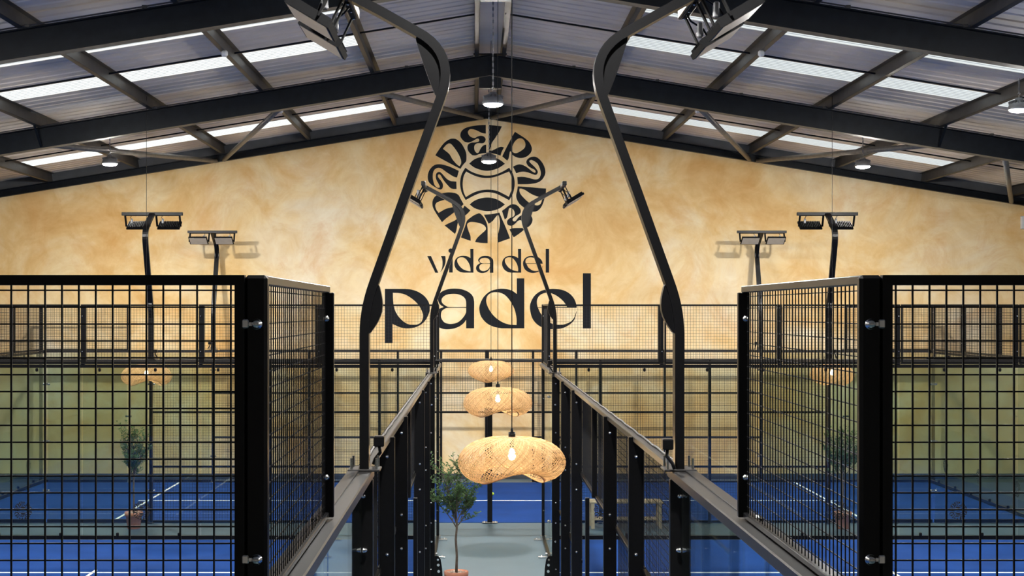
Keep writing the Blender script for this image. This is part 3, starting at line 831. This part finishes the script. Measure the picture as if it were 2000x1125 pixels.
# local frame: +x away from the court (over the aisle), y along the court, z up; origin at the rail
def make_mast():
    r = empty('floodlight_mast')
    m = MB()
    def bez(p0, p1, p2, n):
        return [((1-t)**2*p0[0] + 2*t*(1-t)*p1[0] + t*t*p2[0], (1-t)**2*p0[1] + 2*t*(1-t)*p1[1] + t*t*p2[1]) for t in [k / n for k in range(n + 1)]]
    pts = [(0, .012), (0, .40)] + bez((0, .76), (0, .905), (.055, 1.055), 7) + [(.25, 1.60)] + bez((.425, 2.08), (.520, 2.335), (.295, 2.452), 10) + [(.10, 2.562), (-.10, 2.668)]
    Lf, Rt = path_sweep(m, pts, .052, -.05, .05)
    m.build('pole', M_black, r)
    def gus(edge, z0, z1, lim, bulge, sgn, th):
        e = [p for p in edge if z0 <= p.y <= z1 and lim(p)]
        A, B = e[0], e[-1]; n = Vector((B.y - A.y, -(B.x - A.x))).normalized() * sgn
        poly = [(p.x - n.x * .006, p.y - n.y * .006) for p in e]
        for k in range(9):
            t = 1 - (k + .5) / 9; q = A.lerp(B, t) + n * bulge * math.sin(PI * t); poly.append((q.x, q.y))
        MB().prism(poly, lambda a_, b_, t: (a_, t, b_), -th, th).build('gusset', M_black, r)
    gus(Rt, .74, 1.06, lambda p: True, .046, 1, .03)
    gus(Lf, 2.07, 2.47, lambda p: p.x > .25, .006, -1, .02)
    MB().cbox(-.09, .09, -.09, .09, .0, .012, .003).build('base_plate', M_rail, r)
    for sx in (-.07, .07):
        for sy in (-.07, .07):
            MB().tube([(sx, sy, .01), (sx, sy, .075)], .007, 8).build('stud', M_chrome, r)
    MB().cbox(.045, .105, .05, .13, .125, .185, .006).build('junction_box', M_black, r)
    MB().tube([(.075, .09, .125), (.08, .10, .09), (.05, .12, .05), (.04, .13, .02)], .011, 6).build('cable', M_black, r, True)
    MB().cbox(-.135, -.075, -.56, .56, 2.64, 2.70, .006).build('crossbar', M_black, r)
    for k in range(6):
        y = -.5 + .2 * k
        link('bolt', BOLT, r, (-.105, y, 2.64), rot_to((0, 0, -1)))
    for sy in (-.285, .285):
        f = empty('floodlight', (0, 0, 0)); f.parent = r
        hd = MB()
        c = Vector((-.265, sy, 2.465)); ang = math.radians(31)
        ex = Vector((-math.cos(ang), 0, math.sin(ang))); en = Vector((-math.sin(ang), 0, -math.cos(ang)))   # along panel, face normal
        def lb(mb, a0, a1, y0, y1, n0, n1):
            vs = []
            for nn in (n0, n1):
                for a_, y_ in ((a0, y0), (a1, y0), (a1, y1), (a0, y1)):
                    p = c + ex * a_ + en * nn; vs.append((p.x, p.y + y_, p.z))
            mb.add(vs, [(0,1,2,3),(7,6,5,4),(0,4,5,1),(1,5,6,2),(2,6,7,3),(3,7,4,0)])
        lb(hd, -.135, .135, -.205, .205, -.02, .012)
        for k in range(13):
            y = -.19 + k * .38 / 12
            lb(hd, -.12, .12, y - .004, y + .004, -.04, -.02)
        hd.build('housing', M_flood, f)
        ln = MB(); lb(ln, -.120, .120, -.188, .188, .012, .016); ln.build('lens', M_lens, f)
        br = MB()
        for yy in (-.215, .215):
            br.bar((-.105, sy + yy, 2.655), (-.205, sy + yy, 2.445), .010, .036, (0, 1, 0))
        br.box(-.12, -.09, sy - .215, sy + .215, 2.632, 2.64)
        br.build('bracket', M_flood, f)
        MB().tube([(-.10, sy - .1, 2.64), (-.13, sy - .12, 2.60), (-.20, sy - .1, 2.55), (-.24, sy - .06, 2.46)], .006, 6).build('cable', M_black, f, True)
        MB().cbox(-.20, -.165, sy - .13, sy - .09, 2.50, 2.59, .008).build('driver', M_housing, f)
    return r
mast0 = make_mast()
first = True
def put_mast(x, y, rz, label, group):
    global first
    o = mast0 if first else copy_tree(mast0)
    first = False
    o.location = (x, y, 3.0); o.rotation_euler = (0, 0, rz)
    tag(o, label, 'floodlight', group)
# side of the left court: aisle is +x ; right court: aisle is -x (rz = pi)
for u, lb in ((3.80, 'tall black floodlight mast between big mesh panel and aisle, '), (16.28, 'black floodlight mast before the round emblem, ')):
    g = 'aisle floodlight masts, ' + ('first pair' if u < 5 else 'second pair')
    put_mast(XL + .022, YN + u, 0, lb + 'on the olive-tree side', g)
    put_mast(XRT - .022, YN + u, PI, lb + 'on the bench side', g)
for u, sd in ((3.85, 'olive-tree side'), (16.25, 'bench side')):
    put_mast(T0 + u, TN - .02, -PI / 2, 'black cross court mast with lamp backs showing, %s of the aisle' % sd, 'cross court masts, aisle side')
    put_mast(T0 + u, TF + .02, PI / 2, 'black cross court mast by the ochre wall, grey lenses showing, %s' % sd, 'cross court masts, wall side')

# ------------------------------------------------------------------ high bay lamps
def make_highbay():
    r = empty('high_bay_lamp')
    MB().lathe([(.05, .16), (.06, .10), (.13, .08), (.15, .03), (.16, .0), (.15, -.012)], (0, 0, 0), 24).build('housing', M_housing, r, True)
    fn = MB()
    for k in range(16):
        t = 2 * PI * k / 16
        fn.bar((.06 * math.cos(t), .06 * math.sin(t), .115), (.145 * math.cos(t), .145 * math.sin(t), .085), .004, .04)
    fn.build('cooling_fin', M_housing, r)
    MB().lathe([(.135, -.0125), (.133, -.022), (.115, -.036), (.072, -.047), (.02, -.052)], (0, 0, 0), 20).build('led_dome', M_lamp, r)
    MB().tube([(0, 0, .16), (0, 0, .20), (.02, 0, .22), (0, 0, .24), (-.02, 0, .22)], .006, 6).build('hook', M_chrome, r, True)
    return r
def chain(r, L):
    m = MB(); z = .22; k = 0
    while z < L:
        if k % 2: m.box(-.012, .012, -.004, .004, z, z + .05)
        else: m.box(-.004, .004, -.012, .012, z, z + .05)
        z += .045; k += 1
    m.build('chain', M_housing, r)
hb0 = make_highbay(); fh = True
for iy, (y, xs, zs) in enumerate(((28.1, (-7.16, .27, 7.60), (6.78, 6.83, 6.73)), (20.8, (-7.3, .26, 7.89), (6.82, 6.90, 6.82)), (13.0, (-7.3, .27, 7.8), (6.8, 6.9, 6.8)), (6.1, (-7.3, .27, 7.8), (6.8, 6.9, 6.8)))):
    for x, z in zip(xs, zs):
        o = hb0 if fh else copy_tree(hb0)
        for c in [c for c in o.children if c.name.startswith('chain')]: bpy.data.objects.remove(c)
        fh = False
        o.location = (x, y, z)
        where = ['first bay', 'second bay', 'third bay', 'fourth bay'][iy] + ' from the ochre wall'
        mid = 'on a ridge chain' if abs(x) < 1 else ('on the %s side' % ('olive-tree' if x < 0 else 'bench'))
        tag(o, 'lit high bay lamp %s, %s' % (mid, where), 'ceiling lamp', 'high bay lamps')
        chain(o, (ZR - .06 if abs(x) < 1 else ztop(x) - .03) - z)

# ------------------------------------------------------------------ woven pendant lamps
def make_pendant():
    r = empty('pendant_lamp')
    prof = [(.10, .0), (.30, .002), (.52, -.012), (.72, -.045), (.88, -.098), (.97, -.160), (1.0, -.215), (.97, -.270), (.89, -.318), (.76, -.350), (.60, -.362)]
    def pf(s):
        x = s * (len(prof) - 1); i = min(int(x), len(prof) - 2); t = x - i
        a, b = prof[i], prof[i + 1]
        p0 = prof[max(i - 1, 0)]; p3 = prof[min(i + 2, len(prof) - 1)]
        def cr(u0, u1, u2, u3): return .5 * (2*u1 + (u2 - u0)*t + (2*u0 - 5*u1 + 4*u2 - u3)*t*t + (3*u1 - u0 - 3*u2 + u3)*t**3)
        return cr(p0[0], a[0], b[0], p3[0]), cr(p0[1], a[1], b[1], p3[1])
    def S(ph, s):
        ro, z = pf(s)
        x = .44 * ro * math.cos(ph); y = .385 * ro * math.sin(ph)
        k = s * s
        lift = k * (.062 * math.cos(2 * ph + 2.3) - .006 * math.cos(ph))
        return Vector((x, y, (z + lift) * .88))
    m = MB(); N = 92; K = 22; w = .0038
    for fam in (1, -1):
        for i in range(N):
            p0 = 2 * PI * i / N; vs = []; fs = []
            jit = random.uniform(-.012, .012)
            for k in range(K + 1):
                s = k / K
                p = S(p0 + jit + fam * 1.15 * s, s)
                p2 = S(p0 + jit + fam * 1.15 * min(1, s + .01), min(1, s + .01)) if s < 1 else p + (p - S(p0 + jit + fam * 1.15 * (s - .01), s - .01))
                d = (p2 - p).normalized()
                ctr = Vector((0, 0, -.19)); nr = (p - ctr).normalized()
                side = d.cross(nr).normalized() * w
                off = nr * (.0018 * fam * (1 if (k % 2) else -1))
                vs += [p - side + off, p + side + off]
            for k in range(K): fs.append((2*k, 2*k+1, 2*k+3, 2*k+2))
            m.add(vs, fs)
    m.build('woven_shade', M_bamboo, r, fix=False)
    rim = [S(2 * PI * k / 48, 1.0) for k in range(49)]
    MB().tube(rim, .006, 6, False).build('rim', M_bamboo, r, True)
    top = [S(2 * PI * k / 32, 0.0) for k in range(33)]
    MB().tube(top, .006, 6, False).build('rim', M_bamboo, r, True)
    MB().lathe([(.004, .075), (.010, .07), (.012, .045), (.028, .042), (.028, .0), (.018, -.01), (.018, -.09)], (0, 0, 0), 16).build('lamp_holder', M_black, r, True)
    MB().lathe([(.012, -.09), (.018, -.11), (.028, -.135), (.030, -.155), (.022, -.178), (.006, -.186)], (0, 0, 0), 16).build('bulb', M_bulb, r, True)
    return r
pd0 = make_pendant(); fp = True
def put_pendant(x, y, z, rz, label, group=None):
    global fp
    o = pd0 if fp else copy_tree(pd0)
    fp = False
    for c in [c for c in o.children if c.name.startswith('cord')]: bpy.data.objects.remove(c)
    o.location = (x, y, z); o.rotation_euler = (0, 0, rz)
    top = zroof(x) - z - .05
    MB().tube([(0, 0, .07), (0, 0, top)], .0045, 6).build('cord', M_black, o)
    tag(o, label, 'pendant lamp', group)
put_pendant(.30, 11.70, H - (854 - VY) * 11.7 / F - .0, 0, 'woven bamboo pendant lamp over the aisle, lowest and largest of its row of three')
put_pendant(.29, 18.30, H - (757 - VY) * 18.3 / F, .15, 'woven bamboo pendant lamp over the aisle, middle one of its row of three')
put_pendant(.28, 25.30, H - (705 - VY) * 25.3 / F, .9, 'woven bamboo pendant lamp over the aisle end, before the middle post of the cross court')
put_pendant(-5.80, 25.30, H - (712 - VY) * 25.3 / F, .1, 'woven bamboo pendant hanging between the courts, broadside, above a potted olive tree')
put_pendant(6.30, 25.30, H - (712 - VY) * 25.3 / F, 1.5, 'woven bamboo pendant hanging between the courts on the bench side, above an olive tree')

# ------------------------------------------------------------------ potted olive trees
def make_tree(seed):
    rnd = random.Random(seed)
    r = empty('potted_olive_tree')
    MB().lathe([(.105, .0), (.112, .01), (.140, .225), (.158, .228), (.162, .30), (.148, .302), (.142, .27), (.02, .268)], (0, 0, 0), 24).build('pot', M_terra, r, True)
    st = MB()
    for k in range(46):
        a = rnd.uniform(0, 2 * PI); d = .13 * math.sqrt(rnd.random()); q = rnd.uniform(.012, .026)
        c = (d * math.cos(a), d * math.sin(a), .272 + q * .3)
        st.lathe([(q * .5, -q * .5), (q, -.1 * q), (q * .8, q * .4), (q * .2, q * .6)], c, 6)
    pb = st.build('pebbles', M_soil, r); pb['kind'] = 'stuff'
    tr = MB()
    tr.tube([(0, 0, .26), (.008, .004, .50), (-.006, .0, .72), (.010, .006, .90), (0, 0, 1.02)], [.020, .017, .016, .015, .013], 8)
    tips = []
    def branch(p, d, L, rad, dep):
        pts = [p]; q = Vector(p); dd = Vector(d).normalized()
        for k in range(4):
            dd = (dd + Vector((rnd.uniform(-.22, .22), rnd.uniform(-.22, .22), rnd.uniform(-.05, .16)))).normalized()
            q = q + dd * (L / 4); pts.append(q.copy())
        tr.tube(pts, [rad * (1 - .16 * k) for k in range(5)], 5)
        if dep > 0:
            for j in range(1, 5):
                for _ in range(rnd.choice((1, 2))):
                    a = rnd.uniform(0, 2 * PI)
                    nd = (dd * .75 + Vector((math.cos(a), math.sin(a), rnd.uniform(-.1, .5))) * .75)
                    branch(pts[j], nd, L * rnd.uniform(.42, .62), rad * .5, dep - 1)
        if dep <= 1:
            for j in range(1, 5): tips.append((pts[j - 1], pts[j]))
    for (dx, dy, L, z) in ((-.55, .1, .40, .88), (.62, -.1, .38, .88), (-.25, .4, .46, .94), (.2, -.4, .44, .96), (-.30, -.1, .62, 1.0), (.06, .1, .56, 1.02), (.36, .25, .40, .94), (-.5, -.3, .36, .98)):
        branch((0, 0, z), (dx, dy, .95), L, .009, 2)
    tr.build('trunk', M_bark, r, True)
    lf = MB()
    for p0, p1 in tips:
        ax = (p1 - p0)
        for _ in range(2):
            if len(lf.f) > 5200: break
            t = rnd.random(); p = p0.lerp(p1, t)
            a = rnd.uniform(0, 2 * PI)
            d = (ax.normalized() * .6 + Vector((math.cos(a), math.sin(a), rnd.uniform(-.3, .6)))).normalized()
            L = rnd.uniform(.034, .056); sd = d.cross(Vector((rnd.uniform(-1, 1), rnd.uniform(-1, 1), 1))).normalized() * L * .24
            up = d.cross(sd).normalized() * L * .06
            lf.add([p, p + d * L * .5 + sd - up, p + d * L, p + d * L * .5 - sd - up], [(0, 1, 2), (0, 2, 3)])
    fo = lf.build('foliage', M_leaf, r, fix=False); fo['kind'] = 'stuff'
    return r
t1 = make_tree(3)
t1.location = (-.26, 19.72, 0); t1.scale = (1.04,) * 3
tag(t1, 'small potted olive tree standing in the aisle below the pendant lamps', 'potted tree')
for x, rz in ((-6.10, 1.2), (6.57, 2.9)):
    c = copy_tree(t1); c.location = (x, 25.62, 0); c.rotation_euler = (0, 0, rz); c.scale = (1, 1, 1)
    tag(c, 'small potted olive tree behind the court glass, ' + ('under the broadside pendant' if x < 0 else 'on the same side as the bench'), 'potted tree', 'olive trees between the courts')

# ------------------------------------------------------------------ bench, ball, sensors, boxes
bn = empty('wooden_bench', (2.70, 25.75, 0))
tag(bn, 'low pale wooden bench with a lower shelf behind the court mesh', 'bench')
for k in range(3): MB().cbox(-.66, .66, -.20 + .14 * k, -.08 + .14 * k, .455, .49, .005).build('seat_board', M_wood, bn)
for sx in (-.60, .60):
    for sy in (-.16, .18): MB().cbox(sx - .03, sx + .03, sy - .03, sy + .03, 0, .455, .004).build('leg', M_wood, bn)
MB().cbox(-.57, .57, -.14, .16, .15, .175, .004).build('shelf', M_wood, bn)
ball = MB()
for i in range(1): ball.lathe([(.033 * math.sin(PI * (k + .15) / 12.3), .0475 - .033 * math.cos(PI * (k + .15) / 12.3)) for k in range(13)], (0, 0, 0), 16)
bo = ball.build('padel_ball', M_ball, None, True); bo.location = (.365, 30.1, 0)
tag(bo, 'yellow padel ball lying on the cross court near the net', 'ball')
def sensor(x, y, lb, grp):
    r = empty('detector', (x, y, ztop(x)))
    MB().lathe([(.03, 0), (.05, -.02), (.05, -.07), (.035, -.09)], (0, 0, 0), 12).build('body', M_white, r, True)
    MB().box(-.02, .02, -.05, .05, -.005, .005).build('mount', M_housing, r)
    tag(r, lb, 'detector', grp)
for y, lb in ((21.75, 'small white detector under a purlin between two rafters'), (28.0, 'small white detector under a purlin beside a bracing tube')):
    for x in (XR0 - 4.07, XR0 + 4.07):
        sensor(x, y, lb + (', bench side' if x > 0 else ', olive-tree side'), 'roof detectors, ' + ('middle bay' if y < 25 else 'wall bay'))
jb = MB().cbox(12.62, 12.80, YW - .10, YW - .001, 5.78, 6.08, .01).build('junction_box', M_white)
tag(jb, 'pale junction box on the ochre wall under the sloping gable beam', 'box')
